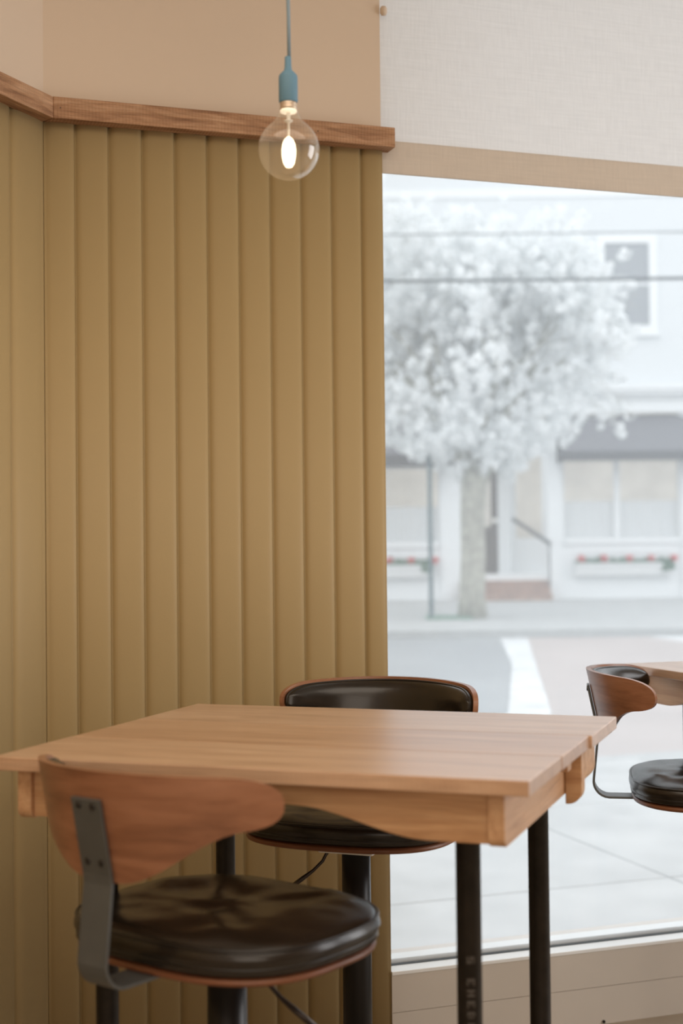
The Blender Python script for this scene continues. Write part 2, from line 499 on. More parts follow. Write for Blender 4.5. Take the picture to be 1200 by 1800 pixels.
# roller blind
bl = thing('roller_blind', 'pale linen roller blind pulled part way down over the shop window', 'blind', CORNER, WALL_A)
def wavy(x0, x1, y, z0, z1, th):
    bm = bmesh.new(); nx, nz = 80, 12
    g = [[None] * (nz + 1) for _ in range(nx + 1)]
    for i in range(nx + 1):
        for j in range(nz + 1):
            x = x0 + (x1 - x0) * i / nx; z = z0 + (z1 - z0) * j / nz
            g[i][j] = bm.verts.new((x, y + 0.002 * sin(x * 5.1) * (z1 - z) / max(0.01, (z1 - z0)), z))
    for i in range(nx):
        for j in range(nz):
            bm.faces.new((g[i][j], g[i + 1][j], g[i + 1][j + 1], g[i][j + 1]))
    return bm
obj('blind_fabric', wavy(END + 0.002, 2.94, 0.02, 2.155, 2.90, 0), M['linen'], bl, smooth=True)
bm = bmesh.new()
box(bm, END + 0.002, 2.94, 0.0155, 0.0235, 2.079, 2.158)
obj('hem_pocket', bm, M['linenhem'], bl, bevel=0.002)
bm = bmesh.new(); tube(bm, [(END + 0.002, 0.03, 2.905), (2.94, 0.03, 2.905)], 0.03, 20)
obj('roller_tube', bm, M['sillwhite'], bl, smooth=True)
bm = bmesh.new(); lathe(bm, [(0.0, 2.452), (0.006, 2.453), (0.0085, 2.458), (0.0085, 2.468), (0.006, 2.473), (0, 2.474)], 0.799, 0.0, 16)
o = obj('chain_guide', bm, M['plaster'], bl, smooth=True)
o['label'] = 'small beige knob at the wall edge'

# ------------------------------------------------------------------ table
def make_table(label):
    W, D = 0.772, 0.676
    t = thing('cafe_table', label, 'table')
    X0, X1, Y0, Y1 = -W / 2, W / 2, -D / 2, D / 2
    TOP = 0.90
    bm = bmesh.new()
    ys = [Y0, Y0 + 0.215, Y0 + 0.432, Y1]
    for k in range(3):
        box(bm, X0 + (0.002 if k == 1 else 0), X1 + (0.0, 0.001, 0.006)[k], ys[k] + 0.0004, ys[k + 1] - 0.0004, TOP - 0.020, TOP, k)
    obj('tabletop', bm, [M['topA'], M['topB'], M['topC']], t, bevel=0.0016)
    # cross pieces with rounded lower front corner (run front to back)
    def cross(x0, x1):
        z0, z1 = TOP - 0.092, TOP - 0.020
        y0, y1 = Y0 + 0.028, Y0 + 0.60
        pts = []
        r = 0.014
        for k in range(7):
            a = pi + (pi / 2) * k / 6
            pts.append((x0, y0 + r + r * cos(a), z0 + r + r * sin(a)))
        pts = [(x0, y0, z1)] + pts + [(x0, y1, z0), (x0, y1, z1)]
        bm = bmesh.new(); prism(bm, pts, (x1 - x0, 0, 0)); return bm
    obj('cross_rail', cross(X1 - 0.060, X1 - 0.038), M['apron_end'], t, bevel=0.0012)
    obj('cross_rail', cross(X0 + 0.022, X0 + 0.044), M['apron_end'], t, bevel=0.0012)
    # arched aprons
    def apron(y0, th):
        z1 = TOP - 0.020
        xl, xr = X0 + 0.044, X1 - 0.060
        c = (xl + xr) / 2
        pts = [(xl, y0, z1)]
        N = 40
        for i in range(N + 1):
            x = xl + (xr - xl) * i / N
            d = abs(x - c) / ((xr - xl) / 2)
            s = min(1, max(0, (0.74 - d) / 0.52))
            s = s * s * (3 - 2 * s) if s < 1 else 1
            s2 = (min(1, max(0, (0.74 - d) / 0.74))) ** 0.5 if d < 0.74 else 0
            pts.append((x, y0, TOP - 0.089 + 0.039 * (0.75 * s + 0.25 * s2 * s2)))
        pts.append((xr, y0, z1))
        bm = bmesh.new(); prism(bm, pts, (0, th, 0)); return bm
    obj('apron', apron(Y0 + 0.036, 0.02), M['apron'], t, bevel=0.001)
    obj('apron', apron(Y0 + 0.50, 0.02), M['apron'], t, bevel=0.001)
    # end blocks beyond the cross rails near the rear, rounded at the outer lower corner
    def block(x0, x1, y0, y1, outer, drop=0.107):
        z0, z1 = TOP - drop, TOP - 0.020
        r = 0.022; pts = []
        if outer > 0:
            pts = [(x0, y0, z1), (x0, y0, z0)]
            for k in range(8):
                a = -pi / 2 + pi / 2 * k / 7
                pts.append((x1 - r + r * cos(a), y0, z0 + r + r * sin(a)))
            pts.append((x1, y0, z1))
        else:
            pts = [(x1, y0, z1), (x1, y0, z0)]
            for k in range(8):
                a = -pi / 2 - pi / 2 * k / 7
                pts.append((x0 + r + r * cos(a), y0, z0 + r + r * sin(a)))
            pts.append((x0, y0, z1))
        bm = bmesh.new(); prism(bm, pts, (0, y1 - y0, 0)); return bm
    obj('corner_block', block(X1 - 0.0375, X1 - 0.012, Y0 + 0.437, Y0 + 0.465, 1), M['apron'], t, bevel=0.001)
    obj('corner_block', block(X1 - 0.0375, X1 - 0.012, Y0 + 0.466, Y0 + 0.56, 1, 0.085), M['apron'], t, bevel=0.001)
    obj('corner_block', block(X0 + 0.004, X0 + 0.0215, Y0 + 0.437, Y0 + 0.465, -1), M['apron'], t, bevel=0.001)
    bm = boxes((X1 - 0.0375, X1 - 0.018, Y0 + 0.355, Y0 + 0.385, TOP - 0.045, TOP - 0.020))
    obj('cleat', bm, M['apron_end'], t, bevel=0.001)
    for lx, ly in ((X0 + 0.125, Y0 + 0.10), (X1 - 0.105, Y0 + 0.10), (X0 + 0.125, Y0 + 0.52), (X1 - 0.098, Y0 + 0.52)):
        if True:
            bm = bmesh.new()
            lathe(bm, [(0.0, 0.0), (0.038, 0.0), (0.038, 0.006), (0.0215, 0.008), (0.0215, 0.03), (0.0167, 0.032),
                       (0.0167, 0.845), (0.0215, 0.847), (0.0215, 0.872), (0.04, 0.874), (0.04, TOP - 0.0205), (0.0, TOP - 0.0205)], lx, ly, 28)
            g = obj('leg', bm, M['pipe'], t)
            for p in g.data.polygons:
                p.use_smooth = abs(p.normal.z) < 0.5
            if lx > 0 and ly < 0:
                # worn stencilled characters running down the pipe
                glyphs = {'E': ('111', '100', '110', '100', '111'), 'H': ('101', '101', '111', '101', '101'), 'X': ('101', '101', '010', '101', '101'),
                          '5': ('111', '100', '111', '001', '111'), 'B': ('110', '101', '110', '101', '110')}
                bm = bmesh.new(); zt = 0.652; u = 0.0021
                for ch in '5 EHEBEX':
                    if ch != ' ':
                        for row, bits in enumerate(glyphs[ch]):
                            for col_, bit in enumerate(bits):
                                if bit == '1':
                                    a0 = radians(-73) + (2 - row) * u / 0.0168
                                    a1 = a0 + u / 0.0168
                                    z1 = zt - col_ * u * 1.5; z0 = z1 - u * 1.5
                                    q = [(lx + R_ * cos(a), ly + R_ * sin(a), z) for R_, a, z in ((0.01695, a0, z0), (0.01695, a1, z0), (0.01695, a1, z1), (0.01695, a0, z1))]
                                    bm.faces.new([bm.verts.new(p_) for p_ in q])
                    zt -= 0.0145
                bmesh.ops.remove_doubles(bm, verts=bm.verts, dist=1e-5)
                mk = obj('stencil_marking', bm, M['stencil'], g)
                mk['label'] = 'faint worn lettering down the pipe'
    return t

table = make_table('wooden cafe table with arched apron, standing whole in front of the padded wall')
place(table, (-0.022, 2.219, 0), radians(-19.5))
t2 = copy_tree(table)
t2['label'] = 'second wooden table at the right frame edge, close to the window'
t2['group'] = 'wooden cafe tables'; table['group'] = 'wooden cafe tables'
A2 = radians(-70.8)
hx, hy = 0.386, 0.338
fx = (hx * cos(A2) - hy * sin(A2), hx * sin(A2) + hy * cos(A2))
place(t2, (0.675 + fx[0], 3.425 + fx[1], 0), A2)

# ------------------------------------------------------------------ stools
SEAT = 0.695
def outline(a, rx, ry, n=2.8):
    c, s = cos(a), sin(a)
    return (rx * math.copysign(abs(c) ** (2 / n), c), ry * math.copysign(abs(s) ** (2 / n), s))

def loft(bm, rows, seg=72, rx=0.209, ry=0.174, wrinkle=0.0):
    rings = []
    for k, z in rows:
        rg = []
        for i in range(seg):
            x, y = outline(2 * pi * i / seg, rx * k, ry * k)
            dz = 0.0
            if wrinkle and k < 0.96 and z > SEAT - 0.02:
                v = Vector((x * 9, y * 9, 1.3))
                dz = wrinkle * (noise.noise(v) + 0.6 * noise.noise(v * 2.3) - 0.3 * (1 - k)) * min(1, (0.97 - k) * 5)
            rg.append(bm.verts.new((x, y, z + dz)))
        rings.append(rg)
    for a, b in zip(rings, rings[1:]):
        for i in range(seg):
            bm.faces.new((a[i], a[(i + 1) % seg], b[(i + 1) % seg], b[i]))
    bm.faces.new(rings[0]); bm.faces.new(rings[-1])
    return bm

RC = 0.236; ARC = 0.262
def lean(z):                         # distance of the back shell's outer face behind the seat centre
    return 0.236 + (z - 0.085) * 0.20
def back_limits(s, inset=0.0):
    e = abs(s)
    L = ARC - inset
    def sm(v):
        v = min(1, max(0, v)); return v * v * (3 - 2 * v)
    top = 0.222 - 0.010 * (e / L) ** 2 - inset
    bot = 0.078 + 0.070 * sm((e - 0.03) / 0.18) + inset
    rr = 0.075
    if e > L - rr:
        q = (e - (L - rr)) / rr
        k = max(0.0, 1 - q ** 2.5) ** (1 / 2.5)
        mid = 0.182
        top = mid + (top - mid) * k; bot = mid + (bot - mid) * k
    return bot, top
def back_point(s, z, off):           # off: distance inward from the outer face
    R = RC - off
    yc = -lean(z) + RC
    ph = s / RC
    return (R * sin(ph), yc - R * cos(ph), SEAT + z)
def back_sheet(off0, off1, inset, puff=0.0, ns=64, nz=14):
    bm = bmesh.new()
    L = ARC - inset
    ss = [L * sin(pi / 2 * (2 * i / ns - 1)) for i in range(ns + 1)]
    A, B = [], []
    for s in ss:
        b, t = back_limits(s, inset)
        ra, rb = [], []
        for j in range(nz + 1):
            v = j / nz; z = b + (t - b) * v
            es = min(1, (L - abs(s)) / 0.05); ez = min(v, 1 - v) * (t - b) / 0.03
            k = min(1, max(0, min(es, ez)))
            k = sqrt(1 - (1 - k) ** 2)
            ra.append(bm.verts.new(back_point(s, z, off0)))
            rb.append(bm.verts.new(back_point(s, z, off1 + puff * k)))
        A.append(ra); B.append(rb)
    for i in range(ns):
        for j in range(nz):
            bm.faces.new((A[i][j], A[i][j + 1], A[i + 1][j + 1], A[i + 1][j]))
            bm.faces.new((B[i][j], B[i + 1][j], B[i + 1][j + 1], B[i][j + 1]))
    for i in range(ns):
        bm.faces.new((A[i][0], A[i + 1][0], B[i + 1][0], B[i][0]))
        bm.faces.new((A[i][nz], B[i][nz], B[i + 1][nz], A[i + 1][nz]))
    for j in range(nz):
        bm.faces.new((A[0][j], B[0][j], B[0][j + 1], A[0][j + 1]))
        bm.faces.new((A[ns][j], A[ns][j + 1], B[ns][j + 1], B[ns][j]))
    bmesh.ops.remove_doubles(bm, verts=bm.verts, dist=1e-6)
    return bm
def back_rim(off, inset, rad, n=90):
    pts = []
    L = ARC - inset
    for i in range(n):
        s = L * 0.999 * sin(pi / 2 * (2 * i / (n - 1) - 1)); pts.append(back_point(s, back_limits(s, inset)[1], off))
    for i in range(n):
        s = -L * 0.999 * sin(pi / 2 * (2 * i / (n - 1) - 1)); pts.append(back_point(s, back_limits(s, inset)[0], off))
    pts.append(pts[0])
    bm = bmesh.new(); tube(bm, pts, rad, 8, caps=False); return bm
def seat_rim(k, z, rad):
    pts = [(*outline(2 * pi * i / 96, 0.209 * k, 0.174 * k), z) for i in range(97)]
    bm = bmesh.new(); tube(bm, pts, rad, 8, caps=False); return bm

def make_stool(label):
    t = thing('swivel_stool', label, 'stool')
    bm = bmesh.new()
    lathe(bm, [(0, 0), (0.19, 0), (0.19, 0.006), (0.17, 0.012), (0.06, 0.022), (0.034, 0.03), (0, 0.03)], seg=48)
    obj('base', bm, M['blackmetal'], t)
    bm = bmesh.new()
    lathe(bm, [(0, 0.028), (0.028, 0.028), (0.028, 0.43), (0.0275, 0.612), (0, 0.612)], seg=32)
    g = obj('pedestal', bm, M['blackmetal'], t, smooth=False)
    for p in g.data.polygons: p.use_smooth = abs(p.normal.z) < 0.5
    bm = boxes((-0.055, 0.055, -0.06, 0.06, 0.612, 0.637))
    obj('mounting_plate', bm, M['alu'], t, bevel=0.003)
    bm = bmesh.new()
    loft(bm, [(0.05, 0.6375), (0.60, 0.6372), (0.93, 0.6385), (0.965, 0.641), (0.972, 0.646), (0.955, 0.6495), (0.05, 0.6495)])
    obj('seat_board', bm, M['seatply'], t, smooth=True)
    bm = bmesh.new()
    loft(bm, [(0.03, 0.650), (0.90, 0.650), (0.955, 0.6515), (0.985, 0.656), (0.98, 0.662), (0.985, 0.666), (1.0, 0.671), (0.998, 0.676),
              (0.985, 0.683), (0.965, 0.688), (0.93, 0.692), (0.87, 0.695), (0.78, 0.697), (0.68, 0.698), (0.58, 0.698), (0.48, 0.6975),
              (0.38, 0.697), (0.28, 0.6965), (0.18, 0.696), (0.09, 0.6955), (0.02, 0.6955)], wrinkle=0.009)
    c = obj('cushion', bm, M['leather'], t, smooth=True)
    c['label'] = 'creased dark leather cushion'
    obj('piping', seat_rim(0.983, 0.6855, 0.0022), M['piping'], c, smooth=True)
    obj('piping', seat_rim(0.976, 0.662, 0.002), M['piping'], c, smooth=True)
    # back
    b = obj('backrest', back_sheet(0.0, 0.010, 0.0), M['shell'], t, smooth=True)
    md = b.modifiers.new('edge_split', 'EDGE_SPLIT'); md.split_angle = radians(50)
    pd = obj('back_pad', back_sheet(0.0105, 0.016, 0.005, puff=0.018), M['leather'], t, smooth=True)
    obj('piping', back_rim(0.017, 0.006, 0.0021), M['piping'], pd, smooth=True)
    # flat steel bracket: under the seat, round the bend, up, kinked along the shell
    path = []
    path += [(-0.09, -0.057), (-0.216, -0.057)]
    for k in range(1, 7):
        a = -pi / 2 - (radians(86)) * k / 6
        path.append((-0.216 + 0.034 * cos(a), -0.023 + 0.034 * sin(a)))
    path.append((-(lean(0.083) + 0.0035), 0.075))
    for z in (0.088, 0.13, 0.186):
        path.append((-(lean(z) + 0.0035), z))
    bm = bmesh.new()
    wd, th = 0.026, 0.0048
    rings = []
    for i, (y, z) in enumerate(path):
        a = Vector(path[max(0, i - 1)]); c2 = Vector(path[min(len(path) - 1, i + 1)])
        tt = (c2 - a).normalized(); nn = Vector((-tt.y, tt.x)) * th / 2
        rings.append([bm.verts.new(p) for p in ((-wd, y + nn.x, SEAT + z + nn.y), (wd, y + nn.x, SEAT + z + nn.y),
                                                (wd, y - nn.x, SEAT + z - nn.y), (-wd, y - nn.x, SEAT + z - nn.y))])
    for p, q in zip(rings, rings[1:]):
        for k in range(4):
            bm.faces.new((p[k], p[(k + 1) % 4], q[(k + 1) % 4], q[k]))
    bm.faces.new(rings[0]); bm.faces.new(rings[-1])
    br = obj('bracket', bm, M['bracket'], t, bevel=0.0008)
    for bx in (-0.0125, 0.0125):
        for bz in (0.177, 0.104):
            bm = bmesh.new()
            y = -(lean(bz) + 0.0055)
            tube(bm, [(bx, y + 0.002, SEAT + bz), (bx, y - 0.0012, SEAT + bz), (bx, y - 0.0024, SEAT + bz)], [0.0048, 0.0048, 0.003], 14)
            obj('bolt', bm, M['bolt'], br)
    bm = bmesh.new()
    tube(bm, [(0.03, 0, 0.618), (0.05, 0, 0.615), (0.060, 0, 0.603), (0.066, 0, 0.592), (0.085, 0, 0.575), (0.105, 0, 0.562), (0.14, 0, 0.54)],
         [0.0032, 0.0032, 0.0032, 0.0032, 0.0032, 0.0045, 0.0045], 10)
    obj('lever', bm, M['chromedark'], t, smooth=True)
    return t

s1 = make_stool('nearest swivel stool, its curved walnut back and steel bracket turned to the camera')
def set_lever(s, world_deg):
    for c in s.children:
        if c.name.startswith('lever'):
            c.rotation_euler = (0, 0, radians(world_deg) - s.rotation_euler[2])
stools = [s1, copy_tree(s1), copy_tree(s1)]
spots = [((-0.167, 2.0, 0), radians(-37.5), -25), ((0.021, 2.74, 0), radians(159), 195), ((0.793, 3.09, 0), radians(-100), 20)]
labels = ['nearest swivel stool, its curved walnut back and steel bracket turned to the camera',
          'swivel stool on the far side of the table, leather back pad facing the camera',
          'swivel stool at the right frame edge, seen side-on beside the window']
for s, (l, r, d), lb in zip(stools, spots, labels):
    place(s, l, r); s['label'] = lb; s['group'] = 'swivel stools'; set_lever(s, d)

# ------------------------------------------------------------------ pendant
pn = thing('pendant_lamp', 'bare round glass bulb glowing on a blue holder and cord above the table', 'lamp', (-0.076, 2.2, 1.80))
px_, pz = 0.0, 0.0
zc = 0.0105          # bulb centre, relative
bm = bmesh.new()
tube(bm, [(0.002, 0, 0.150), (0.0015, 0, 0.22), (0.0, 0, 0.30), (-0.003, 0, 0.6), (-0.003, 0, 1.2)], 0.0029, 10)
obj('cord', bm, M['cord'], pn, smooth=True)
bm = bmesh.new()
lathe(bm, [(0, 0.0835), (0.0135, 0.0835), (0.0148, 0.086), (0.0148, 0.122), (0.0142, 0.126), (0.011, 0.130), (0.0066, 0.134), (0.0053, 0.14), (0.0050, 0.1545), (0.004, 0.156), (0, 0.156)], seg=36)
obj('bulb_holder', bm, M['silicone'], pn, smooth=True).modifiers.new('es', 'EDGE_SPLIT').split_angle = radians(50)
bm = bmesh.new()
R = 0.0475
prof = []
for k in range(0, 25):
    a = -pi / 2 + k * (pi * 0.775) / 24 + 0.0
    prof.append((max(0.0, R * cos(a)), zc + R * sin(a)))
r_end, z_end = prof[-1]
for q in (0.33, 0.66, 1.0):
    prof.append((r_end + (0.0138 - r_end) * (q ** 0.6), z_end + (0.071 - z_end) * q))
lathe(bm, prof, seg=56, caps=False)
bu = obj('glass_bulb', bm, M['bulbglass'], pn, smooth=True)
bm = bmesh.new(); lathe(bm, [(0, 0.0725), (0.0130, 0.0725), (0.0132, 0.075), (0.0126, 0.078), (0.0132, 0.081), (0.013, 0.0845), (0, 0.0845)], seg=32)
obj('screw_cap', bm, M['capmetal'], pn, smooth=True)
bm = bmesh.new(); lathe(bm, [(0, 0.0685), (0.0125, 0.0685), (0.0132, 0.070), (0.0125, 0.0722), (0, 0.0722)], seg=32)
obj('lit_collar', bm, M['softglow'], bu, smooth=True)
bm = bmesh.new(); lathe(bm, [(0.0, 0.030), (0.0018, 0.030), (0.002, 0.052), (0.0065, 0.0545), (0.007, 0.056), (0.0025, 0.058), (0.0035, 0.0685), (0, 0.0685)], seg=20)
obj('glass_stem', bm, M['ceramic'], bu, smooth=True)
fm = bmesh.new()
lathe(fm, [(0.0, -0.018), (0.005, -0.0172), (0.0088, -0.011), (0.0108, 0.0), (0.0112, 0.010), (0.0098, 0.019), (0.0072, 0.0255), (0.003, 0.030), (0, 0.030)], seg=24)
obj('filament', fm, M['glow'], bu, smooth=True)

# ------------------------------------------------------------------ the street
GZ = -0.15
slab = bmesh.new()
bx0 = 2.68 - 1.5 * 8
for i in range(16):
    x0 = bx0 + 1.5 * i
    for (y0, y1) in ((0.325, 1.818), (1.818, 3.33), (3.33, 4.56)):
        box(slab, x0 + 0.006, x0 + 1.494, y0 + 0.006, y1 - 0.006, GZ - 0.06, GZ)
so = in_wall(obj('sidewalk', slab, M['concrete'], bevel=0.004)); struct(so, 'pale concrete pavement slabs outside the window', 'sidewalk')
struct(in_wall(obj('sidewalk_bed', boxes((bx0, bx0 + 24, 0.325, 4.56, GZ - 0.12, GZ - 0.012)), M['joint'])), 'joints under the pavement', 'sidewalk')
struct(in_wall(obj('curb', boxes((bx0, bx0 + 24, 4.565, 4.72, GZ - 0.13, GZ)), M['curb'], bevel=0.012)), 'near curb stone', 'curb')
struct(obj('road', boxes((-30, 45, 3.0, 21.5, -0.4, -0.27)), M['asphalt']), 'grey street', 'road')
def flat(name, pts, mt, z0, z1):
    bm = bmesh.new(); prism(bm, [(x, y, z0) for x, y in pts], (0, 0, z1 - z0)); return obj(name, bm, mt)
struct(flat('road_paving', [(2.4, 21.3), (30, 21.3), (30, 13.0), (1.9, 9.6), (1.45, 9.6), (1.6, 12.1), (2.05, 16.0)], M['pinkroad'], -0.27, -0.2655), 'pinkish paved part of the street', 'road')
struct(flat('road_marking', [(2.34, 21.2), (2.75, 21.2), (2.17, 15.9), (1.763, 12.13), (1.3, 9.6), (0.9, 9.6), (1.404, 12.16), (1.976, 16.66)], M['roadwhite'], -0.266, -0.262), 'white painted line curving across the street', 'road marking')
struct(flat('road_marking', [(4.55, 21.2), (8.5, 21.2), (8.5, 20.0), (4.85, 20.0)], M['roadwhite'], -0.2655, -0.262), 'far white painted stripe', 'road marking')
struct(obj('far_curb', boxes((-30, 45, 21.5, 21.75, -0.4, GZ)), M['curb'], bevel=0.015), 'far curb stone', 'curb')
struct(obj('far_sidewalk', boxes((-30, 45, 21.75, 36, -0.4, GZ)), M['concrete']), 'far pavement in front of the shops', 'sidewalk')

# grass around the tree
bm = bmesh.new()
rnd = random.Random(4)
for i in range(420):
    x, y = rnd.uniform(1.45, 2.2), rnd.uniform(24.2, 25.0)
    h = rnd.uniform(0.03, 0.07); a = rnd.uniform(0, pi); q = 0.02
    dx, dy = cos(a) * q, sin(a) * q
    vv = [bm.verts.new(p) for p in ((x - dx, y - dy, GZ), (x + dx, y + dy, GZ), (x + rnd.uniform(-.03, .03), y, GZ + h))]
    bm.faces.new(vv)
tag(obj('grass_tuft', bm, M['grass']), 'short green grass at the foot of the blossoming tree', 'grass', kind='stuff')

# sign post
bm = bmesh.new()
tube(bm, [(1.52, 24.4, GZ - 0.02), (1.52, 24.4, 2.75)], 0.04, 12)
tag(obj('street_post', bm, M['pole']), 'slim dark street post on the far pavement, left of the tree', 'post')

# ---- blossoming tree
rnd = random.Random(11)
tree = thing('blossom_tree', 'white blossoming street tree with a grey trunk in front of the shops', 'tree', (2.25, 24.7, GZ))
segs = []; tips = []
def grow(p, d, length, r, lev):
    n = 4
    pts = [p.copy()]; rs = [r]
    for i in range(n):
        d = (d + Vector((rnd.uniform(-1, 1), rnd.uniform(-1, 1), rnd.uniform(-0.6, 0.8))) * (0.13 + 0.03 * lev)).normalized()
        p = p + d * length / n
        pts.append(p.copy()); rs.append(r * (1 - 0.42 * (i + 1) / n))
        if p.x > 2.75 and lev >= 2 and rnd.random() < 0.8: break
        if lev >= 2: tips.append((p.copy(), lev))
    segs.append((pts, rs, lev))
    if lev >= 5 or (p.x > 2.75 and lev >= 2) or len(pts) < 3: return
    k = (0, 5, 4, 3, 3)[lev] if lev else 6
    for j in range(k):
        a = 2 * pi * (j + rnd.uniform(-0.3, 0.3)) / k
        side = d.cross(Vector((cos(a), sin(a), 0.15))).normalized()
        spread = (0.62, 0.55, 0.6, 0.7, 0.8)[lev] * rnd.uniform(0.6, 1.25)
        nd = (d * cos(spread) + side * sin(spread)); nd.z += 0.10 if lev < 2 else -0.05
        base = pts[-1] if j % 2 == 0 else pts[-2]
        grow(base, nd.normalized(), length * rnd.uniform(0.62, 0.80), rs[-1] * rnd.uniform(0.55, 0.75), lev + 1)
trunk_pts = [Vector((0, 0, -0.02)), Vector((0.0, 0, 0.4)), Vector((0.03, 0, 1.1)), Vector((0.02, 0, 1.8)), Vector((0.06, 0, 2.35)), Vector((0.1, 0, 2.7))]
trunk_rs = [0.27, 0.225, 0.215, 0.21, 0.215, 0.19]
for j in range(7):
    a = 2 * pi * j / 7 + 0.4
    d = Vector((cos(a) * 0.66, sin(a) * 0.55, 1.0)).normalized()
    grow(Vector((0.08, 0, 2.15 + 0.08 * j)), d, 1.75 * rnd.uniform(0.85, 1.1), 0.095, 1)
bm = bmesh.new()
tube(bm, trunk_pts, trunk_rs, 16)
for pts, rs, lev in segs:
    tube(bm, pts, [max(0.008, q) if lev < 3 else max(0.004, q * 0.7) for q in rs], 7 if lev < 3 else 5)
obj('trunk', bm, M['bark'], tree, smooth=True)
# flower clusters along the twigs
cl = []
for p, lev in tips:
    keep = (0, 0, 0.8, 0.9, 0.95, 0.95)[lev] * (0.35 if p.x > 2.35 else 1)
    if rnd.random() < keep and p.z > 1.9:
        cl.append(p)
rnd.shuffle(cl)
cl = cl[:4200]
for k in range(850):            # low hanging sprays around the fork
    a = rnd.uniform(0, 2 * pi); q = rnd.uniform(0.35, 1.9); zz = 2.3 + 0.45 * q + abs(rnd.gauss(0, 0.75))
    cl.append(Vector((q * cos(a) + 0.1, q * sin(a) * 0.8, zz + 0.35 * noise.noise(Vector((q * cos(a) * 2, q * sin(a) * 2, 0))))))
verts, faces = [], []
for p in cl:
    R = rnd.uniform(0.06, 0.13)
    for k in range(20):
        d = Vector((rnd.gauss(0, 1), rnd.gauss(0, 1), rnd.gauss(0, 1))).normalized()
        c = p + d * R * rnd.uniform(0.5, 1)
        u = d.orthogonal().normalized(); v = d.cross(u)
        a = rnd.uniform(0, 6.28); u, v = u * cos(a) + v * sin(a), v * cos(a) - u * sin(a)
        s = rnd.uniform(0.03, 0.05); i0 = len(verts)
        verts += [c - u * s, c - v * s + d * s * .3, c + u * s, c + v * s + d * s * .3]
        faces.append((i0, i0 + 1, i0 + 2, i0 + 3))
me = bpy.data.meshes.new('blossom'); me.from_pydata(verts, [], faces)
b_ = link('blossom', me, M['petal'], tree); b_['kind'] = 'stuff'; b_['label'] = 'clusters of small white flowers'

# ---- the building across the street (metres; S turns a facade measurement of 77.4 per metre into metres)
S = 0.01292
def X(u): return (u - 594) * S
def Z(v): return 1.2 + (949 - v) * S
Y = 32.3
bd = thing('shop_building', 'white clapboard building with grey awnings and shop windows across the street', 'building', (0, Y, GZ))
def bpart(name, bm, mt, parent=None, **k):
    o = obj(name, bm, mt, parent if parent else bd, **k)
    return o
def B(u0, u1, v0, v1, y0, y1):
    return (X(u0), X(u1), y0, y1, Z(v1) - GZ, Z(v0) - GZ)
# clapboards
bm = bmesh.new()
h = 0.115; z = Z(690) - GZ; top = 11.5
while z < top:
    prism(bm, [(-8, 0.3, z), (-8, -0.018, z), (-8, 0.0, z + h), (-8, 0.3, z + h)], (26, 0, 0)); z += h
bpart('clapboard_wall', bm, M['siding'])
bpart('eaves', boxes((-8.2, 18.2, -0.7, 0.4, 11.5, 11.8)), M['whitetrim'])
# cornice over the shops
bm = boxes((-8, 18, -0.42, 0.1, Z(689) - GZ, Z(681) - GZ), (-8, 18, -0.36, 0.1, Z(697) - GZ, Z(689) - GZ), (-8, 18, -0.20, 0.1, Z(728) - GZ, Z(705) - GZ), (-8, 18, -0.24, 0.1, Z(705) - GZ, Z(697) - GZ))
cn = bpart('cornice', bm, M['whitetrim'])
bm = bmesh.new(); x = -8
while x < 18:
    box(bm, x, x + 0.045, -0.31, -0.2, Z(704) - GZ, Z(697.5) - GZ); x += 0.10
bpart('dentil_band', bm, M['whitetrim'], cn)['kind'] = 'stuff'
# belt board above the upper window
bpart('belt_board', boxes((-8, 18, -0.05, 0.02, Z(345) - GZ, Z(330) - GZ)), M['whitetrim'])
# upper windows
def upper_window(u0, u1, v0, v1):
    f = 14
    bm = boxes(B(u0 - f, u0, v0 - f, v1 + f, -0.06, 0.02), B(u1, u1 + f, v0 - f, v1 + f, -0.06, 0.02), B(u0, u1, v0 - f, v0, -0.06, 0.02), B(u0, u1, v1, v1 + f, -0.08, 0.02),
               B(u0, u1, (v0 + v1) / 2 - 2, (v0 + v1) / 2 + 2, -0.045, 0.0), B(u0 - f - 4, u1 + f + 4, v1 + f, v1 + f + 5, -0.12, 0.02))
    wd_ = bpart('upper_window', bm, M['whitetrim'])
    bpart('pane', boxes(B(u0, u1, v0, v1, -0.03, -0.022)), M['darkpane'], wd_)
for u in (1062, 720, 1400, 1740):
    upper_window(u, u + 78, 428, 574)
upper_window(720, 798, 100, 246); upper_window(1062, 1140, 100, 246)
